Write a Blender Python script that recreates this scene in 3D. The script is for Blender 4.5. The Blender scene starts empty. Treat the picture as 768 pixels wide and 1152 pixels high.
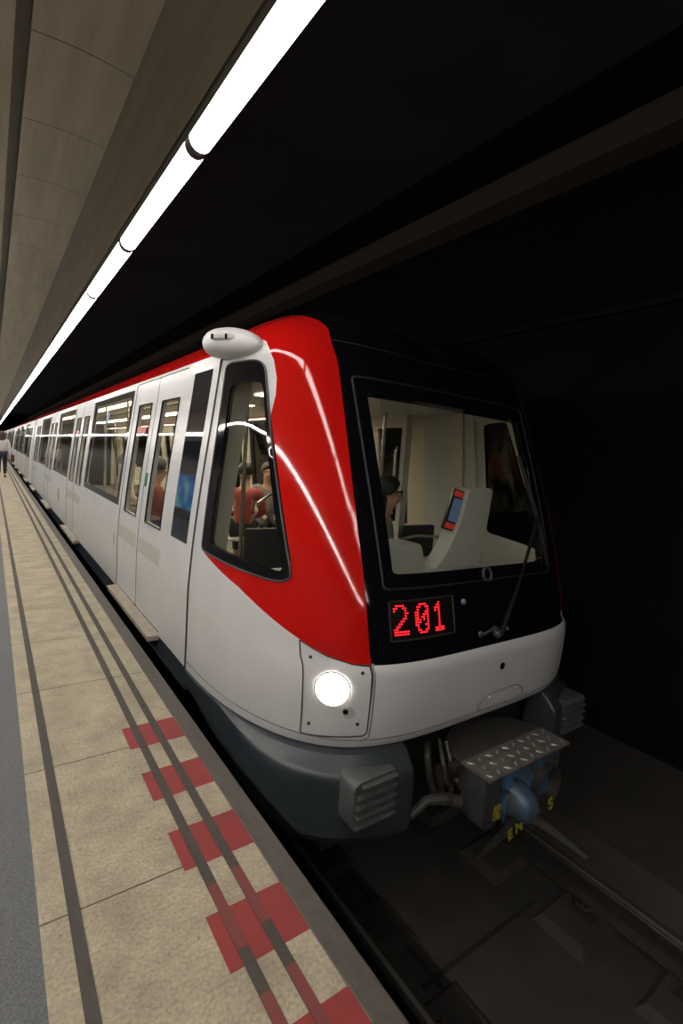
import bpy, bmesh, math, random
import numpy as np
from mathutils import Vector, Matrix
from mathutils.geometry import delaunay_2d_cdt
random.seed(7)
SC = bpy.context.scene
COL = SC.collection
PI = math.pi
H = 1.45            # platform surface is z = 0; the layout heights below are measured from eye level, H above it

# ------------------------------------------------------------------ camera, world, exposure
cam_d = bpy.data.cameras.new('camera'); cam = bpy.data.objects.new('camera', cam_d); COL.objects.link(cam)
cam_d.sensor_fit = 'VERTICAL'; cam_d.sensor_height = 24.0; cam_d.lens = 556.3 / 1152 * 24.0
cam_d.clip_start = 0.03; cam_d.clip_end = 400
_c = np.array([384, 576.]); _f = 556.3
def _ray(p): return np.array([(p[0] - _c[0]) / _f, (p[1] - _c[1]) / _f, 1.0])
_Y = _ray((-10.3, 490.9)); _Y /= np.linalg.norm(_Y)
_X = _ray((1169.6, 573.3)); _X -= _Y * (_X @ _Y); _X /= np.linalg.norm(_X)
_Z = np.cross(_X, _Y)
_R = np.array([_X, _Y, _Z])
_m = Matrix(((_R[0][0], -_R[0][1], -_R[0][2]), (_R[1][0], -_R[1][1], -_R[1][2]), (_R[2][0], -_R[2][1], -_R[2][2])))
cam.matrix_world = Matrix.Translation((0, 0, H)) @ _m.to_4x4()
SC.camera = cam
w = bpy.data.worlds.new('world'); SC.world = w; w.use_nodes = True
w.node_tree.nodes['Background'].inputs[0].default_value = (0.5, 0.55, 0.7, 1)
w.node_tree.nodes['Background'].inputs[1].default_value = 0.0
SC.view_settings.view_transform = 'Standard'; SC.view_settings.look = 'None'
SC.view_settings.gamma = 1.0; SC.view_settings.exposure = 0.0
try: SC.view_settings.use_curve_mapping = False
except Exception: pass
try:
    SC.cycles.use_denoising = True
    SC.cycles.max_bounces = 10; SC.cycles.transparent_max_bounces = 16
    SC.cycles.diffuse_bounces = 4; SC.cycles.glossy_bounces = 4
    SC.cycles.caustics_reflective = False; SC.cycles.caustics_refractive = False
    SC.cycles.sample_clamp_indirect = 6.0
except Exception: pass
LAMP = 15.0         # radiance of the tubes over the platform edge
LAMP2 = 72.0        # radiance of the tubes over the middle of the platform
SALOON = 22.0        # radiance of the strips inside the carriages

# ------------------------------------------------------------------ materials
MATS = {}
def mat(name, col, rough=.5, metal=0, coat=0, emit=None, spec=.5, noise=None, bump=0, nscale=20, wear=None):
    if name in MATS: return MATS[name]
    m = bpy.data.materials.new(name); m.use_nodes = True; nt = m.node_tree; b = nt.nodes['Principled BSDF']
    b.inputs['Base Color'].default_value = (*col, 1); b.inputs['Roughness'].default_value = rough
    b.inputs['Metallic'].default_value = metal; b.inputs['Specular IOR Level'].default_value = spec
    if coat: b.inputs['Coat Weight'].default_value = coat; b.inputs['Coat Roughness'].default_value = .05
    if emit: b.inputs['Emission Color'].default_value = (*emit[:3], 1); b.inputs['Emission Strength'].default_value = emit[3]
    if noise or bump:
        tc = nt.nodes.new('ShaderNodeNewGeometry')
        n = nt.nodes.new('ShaderNodeTexNoise'); n.inputs['Scale'].default_value = nscale; n.inputs['Detail'].default_value = 6
        nt.links.new(tc.outputs['Position'], n.inputs['Vector'])
        if noise:
            r = nt.nodes.new('ShaderNodeMix'); r.data_type = 'RGBA'
            r.inputs[6].default_value = (*col, 1); r.inputs[7].default_value = (*noise, 1)
            cr = nt.nodes.new('ShaderNodeValToRGB'); cr.color_ramp.elements[0].position = .35; cr.color_ramp.elements[1].position = .68
            nt.links.new(n.outputs['Fac'], cr.inputs[0]); nt.links.new(cr.outputs[0], r.inputs[0])
            nt.links.new(r.outputs[2], b.inputs['Base Color'])
        if bump:
            bp = nt.nodes.new('ShaderNodeBump'); bp.inputs['Strength'].default_value = bump; bp.inputs['Distance'].default_value = .01
            nt.links.new(n.outputs['Fac'], bp.inputs['Height']); nt.links.new(bp.outputs[0], b.inputs['Normal'])
    MATS[name] = m; return m

def glass(name, tint, refl=1.0):
    if name in MATS: return MATS[name]
    m = bpy.data.materials.new(name); m.use_nodes = True; nt = m.node_tree; nt.nodes.clear()
    o = nt.nodes.new('ShaderNodeOutputMaterial'); t = nt.nodes.new('ShaderNodeBsdfTransparent'); g = nt.nodes.new('ShaderNodeBsdfGlossy')
    t.inputs[0].default_value = (*tint, 1); g.inputs['Roughness'].default_value = .02
    fr = nt.nodes.new('ShaderNodeFresnel'); fr.inputs[0].default_value = 1.52
    mx = nt.nodes.new('ShaderNodeMixShader'); mu = nt.nodes.new('ShaderNodeMath'); mu.operation = 'MULTIPLY'; mu.inputs[1].default_value = refl
    gm = nt.nodes.new('ShaderNodeNewGeometry'); iv = nt.nodes.new('ShaderNodeMath'); iv.operation = 'SUBTRACT'; iv.inputs[0].default_value = 1
    nt.links.new(gm.outputs['Backfacing'], iv.inputs[1]); m2 = nt.nodes.new('ShaderNodeMath'); m2.operation = 'MULTIPLY'     # the pane's second surface adds no reflection
    nt.links.new(fr.outputs[0], mu.inputs[0]); nt.links.new(mu.outputs[0], m2.inputs[0]); nt.links.new(iv.outputs[0], m2.inputs[1]); nt.links.new(m2.outputs[0], mx.inputs[0])
    nt.links.new(t.outputs[0], mx.inputs[1]); nt.links.new(g.outputs[0], mx.inputs[2]); nt.links.new(mx.outputs[0], o.inputs[0])
    MATS[name] = m; return m

WHITE = mat('white_paint', (.74, .725, .73), .30, noise=(.69, .675, .675), nscale=3)
RED = mat('red_paint', (.58, .008, .006), .07)
BLACK = mat('black_gloss', (.004, .004, .006), .06)
BLACKM = mat('black_rubber', (.005, .005, .006), .5, spec=.12)
SEAM = mat('seam_gap_dark', (.03, .03, .03), .7)  # flat dark colour of panel joints and screws
SLATE = mat('slate_grey_paint', (.036, .043, .051), .36, noise=(.030, .036, .044), nscale=5)
GRILL = mat('grille_grey', (.10, .10, .10), .5, noise=(.07, .07, .07), nscale=15)
LINING = mat('cab_lining_white', (.55, .55, .52), .45)
INTER = mat('saloon_lining_beige', (.62, .56, .44), .4)
SFLOOR = mat('saloon_floor_grey', (.16, .15, .14), .5)
CONSOLE = mat('console_white', (.62, .61, .57), .4)
SEATM = mat('seat_dark', (.03, .032, .035), .5)
SEATL = mat('seat_shell_pale', (.45, .42, .36), .4)
STEEL = mat('brushed_steel', (.55, .53, .5), .25, metal=1)
DSTEEL = mat('dirty_steel', (.16, .15, .145), .5, metal=.6, noise=(.07, .06, .055), nscale=18, bump=.2)
IRON = mat('grimy_iron', (.035, .032, .03), .6, metal=.3, noise=(.06, .05, .045), nscale=14, bump=.25)
UNDER = mat('underframe_black', (.012, .012, .012), .7)
GLASS_S = glass('side_glass', (.86, .86, .82), .85)
GLASS_W = glass('windscreen_glass', (.88, .89, .87), .75)
GLASS_D = mat('dark_glass', (.008, .009, .012), .04, spec=.7)
TUBE = mat('lamp_tube_light', (.9, .9, .9), .4, emit=(1, .965, .90, LAMP))
TUBE2 = mat('lamp_tube_light_mid', (.9, .9, .9), .4, emit=(1, .965, .90, LAMP2))
STRIP = mat('saloon_light', (.9, .9, .9), .4, emit=(1, .90, .70, SALOON))
LEDM = mat('red_led', (.5, .01, .01), .4, emit=(1, .012, .02, 3.0))
HEADL = mat('headlamp_light', (.9, .9, .9), .2, emit=(1, .95, .86, 9))
CAPG = mat('cap_grey', (.30, .28, .25), .5)
TROUGH = mat('trough_white', (.62, .60, .55), .4)

# ------------------------------------------------------------------ mesh builder
class MB:
    def __init__(s): s.v = []; s.f = []; s.mi = []; s.sh = set()
    def add(s, vs, fs, mi=0):
        o = len(s.v); s.v += [tuple(map(float, p)) for p in vs]
        for f in fs: s.f.append(tuple(i + o for i in f)); s.mi.append(mi)
        return s
    def box(s, x0, x1, y0, y1, z0, z1, mi=0, M=None):
        vs = [Vector((x, y, z)) for z in (z0, z1) for y in (y0, y1) for x in (x0, x1)]
        if M: vs = [M @ p for p in vs]
        return s.add(vs, [(0, 2, 3, 1), (4, 5, 7, 6), (0, 1, 5, 4), (2, 6, 7, 3), (0, 4, 6, 2), (1, 3, 7, 5)], mi)
    def tube(s, pts, r, n=8, closed=False, mi=0, caps=True):
        pts = [Vector(p) for p in pts]; k = len(pts); rr = r if hasattr(r, '__len__') else [r] * k
        rings = []; ref = None
        for i, p in enumerate(pts):
            a = pts[(i - 1) % k] if closed or i > 0 else p; b = pts[(i + 1) % k] if closed or i < k - 1 else p
            t = (b - a)
            if t.length < 1e-9: t = Vector((0, 0, 1))
            t.normalize()
            if ref is None: ref = Vector((0, 0, 1)) if abs(t.z) < .9 else Vector((1, 0, 0))
            e = ref - t * ref.dot(t)
            if e.length < 1e-6: e = t.orthogonal()
            e.normalize(); ref = e; g = t.cross(e)
            rings.append([p + (e * math.cos(2 * PI * j / n) + g * math.sin(2 * PI * j / n)) * rr[i] for j in range(n)])
        vs = [q for ring in rings for q in ring]; fs = []
        for i in range(k if closed else k - 1):
            for j in range(n):
                a, b = i * n + j, i * n + (j + 1) % n; c, d = ((i + 1) % k) * n + (j + 1) % n, ((i + 1) % k) * n + j
                fs.append((a, b, c, d))
        if not closed and caps: fs += [tuple(range(n))[::-1], tuple(range((k - 1) * n, k * n))]
        return s.add(vs, fs, mi)
    def loft(s, secs, closed=True, caps=True, mi=0):      # sections: lists of points, same count
        n = len(secs[0]); vs = [p for q in secs for p in q]; fs = []
        for i in range(len(secs) - 1):
            for j in range(n if closed else n - 1):
                fs.append((i * n + j, i * n + (j + 1) % n, (i + 1) * n + (j + 1) % n, (i + 1) * n + j))
        if caps and closed: fs += [tuple(range(n))[::-1], tuple(range((len(secs) - 1) * n, len(secs) * n))]
        return s.add(vs, fs, mi)
    def sphere(s, c, r, n=14, m=9, mi=0):
        r = r if hasattr(r, '__len__') else (r, r, r); secs = []
        for i in range(m + 1):
            a = -PI / 2 + PI * i / m; ca = max(math.cos(a), .001)
            secs.append([(c[0] + r[0] * ca * math.cos(2 * PI * j / n), c[1] + r[1] * ca * math.sin(2 * PI * j / n), c[2] + r[2] * math.sin(a)) for j in range(n)])
        return s.loft(secs, mi=mi)
    def build(s, name, mats, parent=None, smooth=True, angle=35, bevel=0):
        me = bpy.data.meshes.new(name)
        me.from_pydata([(x, y, z + H) for x, y, z in s.v], [], s.f)
        mats = mats if isinstance(mats, (list, tuple)) else [mats]
        for m in mats: me.materials.append(m)
        me.polygons.foreach_set('material_index', s.mi)
        bm = bmesh.new(); bm.from_mesh(me)
        bmesh.ops.recalc_face_normals(bm, faces=bm.faces)
        if bevel:
            es = [e for e in bm.edges if e.is_manifold and e.calc_face_angle(0) > math.radians(40)]
            bmesh.ops.bevel(bm, geom=es, offset=bevel, segments=2, affect='EDGES', profile=.5, clamp_overlap=True)
        if smooth:
            ca = math.radians(angle)
            for f in bm.faces: f.smooth = True
            for e in bm.edges:
                e.smooth = not (e.is_boundary or (e.is_manifold and e.calc_face_angle(0) > ca))
        bm.to_mesh(me); bm.free()
        return link(bpy.data.objects.new(name, me), parent)
def link(o, parent=None):
    COL.objects.link(o)
    if parent is not None:
        o.parent = parent; o.matrix_parent_inverse = Matrix.Translation(-wloc(parent))
    return o
def wloc(o):
    if o.type == 'EMPTY' or o.parent is None: return Vector(o.location)
    return Vector((0, 0, 0)) if True else None
def tag(o, label=None, cat=None, group=None, kind=None):
    if label: o['label'] = label
    if cat: o['category'] = cat
    if group: o['group'] = group
    if kind: o['kind'] = kind
    return o
def empty(name, loc, label, cat, group=None):
    o = bpy.data.objects.new(name, None); COL.objects.link(o); o.location = (loc[0], loc[1], loc[2] + H); o.empty_display_size = .1
    return tag(o, label, cat, group)
def copy_tree(o, parent=None):
    c = o.copy(); COL.objects.link(c)
    if parent is not None:
        c.parent = parent; c.matrix_parent_inverse = o.matrix_parent_inverse.copy()
    for ch in list(o.children): copy_tree(ch, c)
    return c
def struct(mb, name, m, **k):
    return tag(mb.build(name, m, **k), kind='structure')

# ------------------------------------------------------------------ station: floors, walls, ceilings
def concrete_mat():
    m = bpy.data.materials.new('platform_concrete'); m.use_nodes = True; nt = m.node_tree; N = nt.nodes; L = nt.links; b = N['Principled BSDF']
    g = N.new('ShaderNodeNewGeometry'); sx = N.new('ShaderNodeSeparateXYZ'); L.new(g.outputs['Position'], sx.inputs[0])
    n1 = N.new('ShaderNodeTexNoise'); n1.inputs['Scale'].default_value = 5; n1.inputs['Detail'].default_value = 8; n1.inputs['Roughness'].default_value = .65
    n2 = N.new('ShaderNodeTexNoise'); n2.inputs['Scale'].default_value = 90; n2.inputs['Detail'].default_value = 3
    n3 = N.new('ShaderNodeTexVoronoi'); n3.inputs['Scale'].default_value = 13
    for q in (n1, n2, n3): L.new(g.outputs['Position'], q.inputs['Vector'])
    r1 = N.new('ShaderNodeValToRGB'); e = r1.color_ramp.elements; e[0].position = .3; e[0].color = (.33, .278, .20, 1); e[1].position = .7; e[1].color = (.55, .475, .345, 1)
    L.new(n1.outputs['Fac'], r1.inputs[0])
    r2 = N.new('ShaderNodeValToRGB'); e = r2.color_ramp.elements; e[0].position = .3; e[0].color = (.72, .72, .72, 1); e[1].position = .65; e[1].color = (1.08, 1.08, 1.08, 1)
    L.new(n2.outputs['Fac'], r2.inputs[0])
    mx = N.new('ShaderNodeMix'); mx.data_type = 'RGBA'; mx.blend_type = 'MULTIPLY'; mx.inputs[0].default_value = 1
    L.new(r1.outputs[0], mx.inputs[6]); L.new(r2.outputs[0], mx.inputs[7])
    # dark gum spots
    r3 = N.new('ShaderNodeValToRGB'); e = r3.color_ramp.elements; e[0].position = .05; e[0].color = (.35, .33, .3, 1); e[1].position = .085; e[1].color = (1, 1, 1, 1)
    L.new(n3.outputs['Distance'], r3.inputs[0])
    mz = N.new('ShaderNodeMix'); mz.data_type = 'RGBA'; mz.blend_type = 'MULTIPLY'; mz.inputs[0].default_value = .55
    L.new(mx.outputs[2], mz.inputs[6]); L.new(r3.outputs[0], mz.inputs[7])
    # joints every 0.823 m
    def mth(op, a, bb):
        q = N.new('ShaderNodeMath'); q.operation = op
        for i, v in enumerate((a, bb)):
            if v is None: continue
            if isinstance(v, (int, float)): q.inputs[i].default_value = v
            else: L.new(v, q.inputs[i])
        return q.outputs[0]
    w1 = N.new('ShaderNodeTexNoise'); w1.inputs['Scale'].default_value = 14; L.new(g.outputs['Position'], w1.inputs['Vector'])
    yy = mth('ADD', sx.outputs[1], mth('MULTIPLY', w1.outputs['Fac'], .012))
    a = mth('ABSOLUTE', mth('SUBTRACT', mth('FRACT', mth('DIVIDE', mth('SUBTRACT', yy, 1.574 - 8 * .823 - .4115), .823), None), .5), None)
    j = mth('LESS_THAN', a, .0042)
    mj = N.new('ShaderNodeMix'); mj.data_type = 'RGBA'; L.new(j, mj.inputs[0]); L.new(mz.outputs[2], mj.inputs[6]); mj.inputs[7].default_value = (.10, .08, .06, 1)
    L.new(mj.outputs[2], b.inputs['Base Color']); b.inputs['Roughness'].default_value = .7
    bp = N.new('ShaderNodeBump'); bp.inputs['Strength'].default_value = .15; bp.inputs['Distance'].default_value = .004; L.new(n2.outputs['Fac'], bp.inputs['Height']); L.new(bp.outputs[0], b.inputs['Normal'])
    return m
Y0, Y1 = -12.0, 122.0
GRAN = mat('granular_grey_floor', (.075, .08, .082), .6, noise=(.15, .155, .16), nscale=140, bump=.3)
struct(MB().box(.115, .805, Y0, Y1, -2.75, -1.45), 'floor', concrete_mat(), smooth=False)
struct(MB().box(-3.3, .115, Y0, Y1, -1.75, -1.451), 'floor_dark', GRAN, smooth=False)
EDGE = mat('platform_edge_strip', (.095, .083, .072), .6, noise=(.07, .062, .055), nscale=25)
struct(MB().box(.805, .892, Y0, Y1, -1.56, -1.449), 'trim_1', EDGE, smooth=False, bevel=.006)
STRIPM = mat('antislip_strip', (.075, .063, .053), .75, noise=(.058, .049, .042), nscale=40, bump=.2)
for i, (a, b) in enumerate(((.19, .224), (.586, .620), (.681, .715))):
    struct(MB().box(a, b, Y0, Y1, -1.452, -1.4455), 'trim_%d' % (i + 2), STRIPM, smooth=False)
struct(MB().box(.80, .872, Y0, Y1, -2.75, -1.56), 'wall_platform', mat('platform_face', (.03, .028, .026), .8), smooth=False)
BED = mat('trackbed_concrete', (.050, .042, .036), .8, noise=(.032, .028, .025), nscale=4, bump=.25)
struct(MB().box(.80, 5.1, Y0, Y1, -3.0, -2.735), 'floor_trackbed', BED, smooth=False)
mb = MB()       # raised shoulder carrying the walkway by the far wall, and rail plinths
mb.loft([[(x, y, z) for x, z in ((3.42, -2.74), (3.5, -2.53), (4.96, -2.50), (4.96, -2.74))] for y in (Y0, Y1)])
struct(mb, 'floor_walkway', mat('walkway_brown', (.055, .046, .040), .8, noise=(.04, .035, .03), nscale=3, bump=.2), smooth=False)
mb = MB()       # transverse slab joints and the shallow drain between the rails
for k in range(-6, 40): mb.box(1.85, 2.86, 1.56 + k * 1.2 - .012, 1.56 + k * 1.2 + .012, -2.75, -2.729)
mb.box(1.93, 1.955, Y0, Y1, -2.74, -2.728)
struct(mb, 'trim_slab_joints', mat('joint_dark', (.014, .013, .012), .9), smooth=False)
SOOT_HAZE = mat('tunnel_soot_haze', (.034, .040, .056), .9, noise=(.048, .055, .075), nscale=.7, spec=.2)  # sooty surfaces, lifted and blued so the colour carries the tunnel haze
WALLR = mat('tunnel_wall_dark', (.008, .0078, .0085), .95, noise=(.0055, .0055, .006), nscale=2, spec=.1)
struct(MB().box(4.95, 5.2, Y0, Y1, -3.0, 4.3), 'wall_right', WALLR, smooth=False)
struct(MB().box(.75, 5.2, Y0, Y1, 4.0, 4.3), 'ceiling_tunnel', SOOT_HAZE, smooth=False)
BEAM = mat('beam_brown', (.085, .066, .052), .85, spec=.1)
struct(MB().box(4.62, 4.96, Y0, Y1, 2.98, 3.24), 'trim_beam', BEAM, smooth=False, bevel=.01)
struct(MB().tube([(4.88, Y0, 1.62), (4.88, Y1, 1.62)], .035, 8), 'trim_wall_conduit', mat('conduit', (.012, .011, .011), .8, spec=.1))
struct(MB().box(.70, .76, Y0, Y1, 1.306, 4.1), 'wall_fascia', SOOT_HAZE, smooth=False)
def clad_mat():
    m = bpy.data.materials.new('ceiling_cladding'); m.use_nodes = True; nt = m.node_tree; N = nt.nodes; L = nt.links; b = N['Principled BSDF']
    g = N.new('ShaderNodeNewGeometry')
    mp = N.new('ShaderNodeMapping'); mp.inputs['Scale'].default_value = (9, .8, 9); L.new(g.outputs['Position'], mp.inputs[0])
    n = N.new('ShaderNodeTexNoise'); n.inputs['Scale'].default_value = 1.6; n.inputs['Detail'].default_value = 5; L.new(mp.outputs[0], n.inputs['Vector'])
    r = N.new('ShaderNodeValToRGB'); e = r.color_ramp.elements; e[0].position = .3; e[0].color = (.40, .36, .275, 1); e[1].position = .7; e[1].color = (.56, .51, .40, 1)
    L.new(n.outputs['Fac'], r.inputs[0]); L.new(r.outputs[0], b.inputs['Base Color'])
    b.inputs['Metallic'].default_value = .25; b.inputs['Roughness'].default_value = .32
    n2 = N.new('ShaderNodeTexNoise'); n2.inputs['Scale'].default_value = 1.1; n2.inputs['Detail'].default_value = 2; L.new(g.outputs['Position'], n2.inputs['Vector'])
    bp = N.new('ShaderNodeBump'); bp.inputs['Strength'].default_value = .12; bp.inputs['Distance'].default_value = .08; L.new(n2.outputs['Fac'], bp.inputs['Height']); L.new(bp.outputs[0], b.inputs['Normal'])
    return m
CLAD = clad_mat()
def sect(name, pts, m, bevel=0):
    mb = MB(); mb.loft([[(x, y, z) for x, z in pts] for y in (Y0, Y1)])
    return struct(mb, name, m, smooth=False)
# cambered main panel, fascia fold down to the lamps, dark recess, left panel
arc = [(.125 + .36 * t, 1.5 + .012 * math.sin(PI * t)) for t in np.linspace(0, 1, 9)]
sect('ceiling', arc + [(.485, 1.6), (.125, 1.6)], CLAD)
sect('ceiling_fascia', [(.485, 1.5), (.603, 1.215), (.612, 1.235), (.50, 1.6), (.485, 1.6)], CLAD)
sect('ceiling_recess', [(.06, 1.53), (.13, 1.53), (.13, 1.66), (.06, 1.66)], mat('recess_dark', (.22, .20, .17), .6))
arcl = [(-3.3 + 3.375 * t, 1.5 - .02 * (1 - t)) for t in np.linspace(0, 1, 5)]
sect('ceiling_left', arcl + [(.075, 1.66), (-3.3, 1.66)], CLAD)
mb = MB()        # panel joints
for k in range(-12, 90):
    y = 2.354 + .62 * k
    mb.loft([[(x, y - .002, z - .0006), (x, y + .002, z - .0006), (x, y + .002, z + .004), (x, y - .002, z + .004)] for x, z in arc])
struct(mb, 'trim_ceiling_joints', mat('ceiling_joint_brown', (.15, .13, .10), .6), smooth=False)
struct(MB().box(-3.5, -3.3, Y0, Y1, -1.75, 1.66), 'wall_left', mat('wall_grey', (.12, .115, .105), .5, noise=(.09, .085, .08), nscale=1), smooth=False)
struct(MB().box(-3.5, 5.2, Y1, Y1 + .2, -3, 4.3), 'wall_back', SOOT_HAZE, smooth=False)
struct(MB().box(-3.5, 5.2, Y0 - .2, Y0, -3, 4.3), 'wall_front', SOOT_HAZE, smooth=False)
# lamp trough along the platform edge (continuous) and its twin over the platform
def trough(xc, name, z0, m, pts):
    mb = MB(); mb.loft([[(xc + a, y, z0 + b) for a, b in pts] for y in (Y0, Y1)])
    return struct(mb, name, m, smooth=False)
HOUS = mat('lamp_housing_grey', (.20, .19, .165), .5)
# housing over the platform edge: grey flange on the platform side, dark lip on the track side
trough(.673, 'trim_lamp_trough', 1.205, HOUS, [(-.066, 0), (-.053, -.012), (-.050, .05), (.046, .05), (.046, .030), (.050, .030), (.056, .10), (-.066, .10)])
# unseen twin over the platform, its sides shaped to keep light off the ceiling
LX2, LZ2 = -1.25, 1.0
trough(LX2, 'trim_lamp_trough_platform', LZ2, TROUGH, [(-.08, -.018), (-.07, -.018), (-.065, .05), (.065, .05), (.07, -.012), (.08, -.012), (.08, .07), (-.08, .07)])
struct(MB().box(LX2 - .04, LX2 + .04, Y0, Y1, LZ2 + .07, 1.49), 'trim_lamp_hanger', TROUGH, smooth=False)
# lamps
def make_lamp(tm, r):
    root = empty('tube_lamp', (0, 0, 0), '', 'lamp')
    n = 14
    MB().tube([(0, .03, 0), (0, 1.215, 0)], r, n).build('tube', tm, root)
    for y, sg in ((.0, 1), (1.245, -1)):
        MB().tube([(0, y, 0), (0, y + sg * .014, 0), (0, y + sg * .016, 0), (0, y + sg * .030, 0)], [r - .008, r - .008, r + .0012, r + .0012], n).build('end_cap', CAPG, root)
    return root
ords = ['nearest whole', 'second', 'third', 'fourth', 'fifth', 'sixth', 'seventh', 'eighth']
k0 = -9
for xc, gname in ((.673, 'tube lamps in the row over the platform edge'), (LX2, 'tube lamps in the row over the middle of the platform')):
    lamp0 = make_lamp(TUBE, .044) if xc > 0 else make_lamp(TUBE2, .019); first = True
    for k in range(k0, 78 if xc > 0 else 60):
        o = lamp0 if first else copy_tree(lamp0); first = False
        o.location = (xc, 2.114 + 1.245 * k - .02, (1.205 if xc > 0 else LZ2) + H)
        o['group'] = gname
        if xc < 0: o['label'] = 'white tube lamp of the second row, hung over the platform left of the picture'
        elif k < -1: o['label'] = 'white tube lamp of the platform edge row, just above the picture'
        elif k == -1: o['label'] = 'blown out white tube lamp cut off by the top edge of the photo'
        elif k < 7: o['label'] = '%s white tube lamp from the top in the row over the platform edge' % ords[k]
        else: o['label'] = 'distant white tube lamp merging into the bright line over the platform edge'

# lit advertising panel on the platform wall, seen mirrored in the train's dark glass
ad = bpy.data.materials.new('advert_lit'); ad.use_nodes = True; nt = ad.node_tree; b = nt.nodes['Principled BSDF']
g = nt.nodes.new('ShaderNodeNewGeometry'); n = nt.nodes.new('ShaderNodeTexNoise'); n.inputs['Scale'].default_value = 1.3; n.inputs['Detail'].default_value = 1; nt.links.new(g.outputs['Position'], n.inputs['Vector'])
cr = nt.nodes.new('ShaderNodeValToRGB'); e = cr.color_ramp.elements; e[0].position = .40; e[0].color = (.01, .05, .30, 1); e[1].position = .62; e[1].color = (.45, .75, 1, 1); k = e.new(.50); k.color = (.05, .28, .8, 1); k = e.new(.56); k.color = (.10, .45, .25, 1)
nt.links.new(n.outputs['Fac'], cr.inputs[0]); nt.links.new(cr.outputs[0], b.inputs['Emission Color']); b.inputs['Emission Strength'].default_value = 1.0; b.inputs['Base Color'].default_value = (.02, .02, .03, 1)
lb = MB().box(-3.298, -3.22, 14.2, 18.6, -1.15, .28).build('advert_lightbox', mat('lightbox_frame', (.15, .15, .15), .4), smooth=False)
tag(lb, 'blue lit advertising panel on the platform wall, seen mirrored in the dark side glass', 'lightbox')
MB().box(-3.222, -3.212, 14.28, 18.52, -1.07, .20).build('poster', ad, lb, smooth=False)

# red floor marks
REDF = mat('red_floor_paint', (.29, .033, .033), .6, noise=(.23, .03, .03), nscale=12)
REDS = mat('red_strip_paint', (.19, .045, .042), .7)
yy = [(2.365, 2.572), (1.952, 2.157), (1.545, 1.748), (1.140, 1.341), (.735, .942)]
names = ['farthest and smallest', 'second farthest', 'middle', 'second nearest', 'nearest one']
for (a, b), nm in zip(yy, names):
    o = MB().box(.544, .806, a, b, -1.4515, -1.4492).build('floor_mark', REDF, smooth=False)
    tag(o, 'red painted rectangle on the platform edge, the %s of five' % nm, 'floor marking', 'red rectangles painted at the platform edge')
    if b < 1.4:
        for xa in (.5865, .6815):
            MB().box(xa, xa + .033, a + .05 + .04 * (xa > .6), b + .10 + .03 * (xa > .6), -1.4452, -1.4446).build('strip_paint', REDS, o, smooth=False)

# rails
def rail(xc, label):
    p = [(-.065, 0), (.065, 0), (.065, .012), (.012, .03), (.01, .105), (.033, .118), (.034, .142), (.026, .15), (-.026, .15), (-.034, .142), (-.033, .118), (-.01, .105), (-.012, .03), (-.065, .012)]
    mb = MB(); mb.loft([[(xc + a, y, -2.68 + b) for a, b in p] for y in (Y0 + .01, Y1 - .01)])
    o = mb.build('rail', IRON, smooth=False)
    tag(o, label, 'rail', 'running rails of the track')
    MB().box(xc - .014, xc + .012, Y0 + .01, Y1 - .01, -2.5302, -2.5295).build('running_surface', mat('rail_top_glint', (.20, .19, .175), .4, metal=.3), o, smooth=False)  # polished rail top; the glint is put into a pale, narrow strip
    return o
rail(3.12, 'steel rail running beyond the coupler toward the lower right corner')
rail(1.64, 'steel rail in the dark close below the platform edge')
def plinth():
    r = empty('rail_fastening', (0, 0, 0), '', 'rail fastening', 'rail fastenings under the rails')
    mb = MB(); mb.loft([[(-.40 + (.06 if z > -2.72 else 0), y, z), (.20 - (.02 if z > -2.72 else 0), y, z), (.20 - (.02 if z > -2.72 else 0), y2, z), (-.40 + (.06 if z > -2.72 else 0), y2, z)] for z, y, y2 in ((-2.74, -.17, .17), (-2.69, -.13, .13))])
    mb.build('concrete_pad', BED, r, smooth=False, bevel=.004)
    mb = MB().box(-.17, .17, -.08, .08, -2.69, -2.6805)
    mb.build('base_plate', IRON, r, smooth=False)
    for s in (-1, 1):
        m2 = MB().tube([(s * .078, -.05, -2.660), (s * .10, -.05, -2.645), (s * .13, -.02, -2.655), (s * .13, .03, -2.655), (s * .10, .055, -2.645), (s * .078, .05, -2.660)], .011, 6)
        m2.tube([(s * .115, 0, -2.677), (s * .115, 0, -2.63)], .018, 6)
        m2.build('clip', IRON, r)
    return r
pl0 = plinth(); i = 0
for xc in (3.12, 1.64):
    for k in range(-2, 14):
        o = pl0 if i == 0 else copy_tree(pl0); i += 1
        o.location = (xc, 1.33 + .60 * k, H)
        if xc < 2: o.scale = (-1, 1, 1); o['label'] = 'clip and concrete pad under the rail close to the platform'
        elif k == 0: o['label'] = 'clip and concrete pad in front of the coupler, upper of the two in the clear'
        elif k == -1: o['label'] = 'clip and concrete pad at the right edge of the photo'
        else: o['label'] = 'clip and concrete pad under the rail beyond the coupler, hidden in shade'

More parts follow.
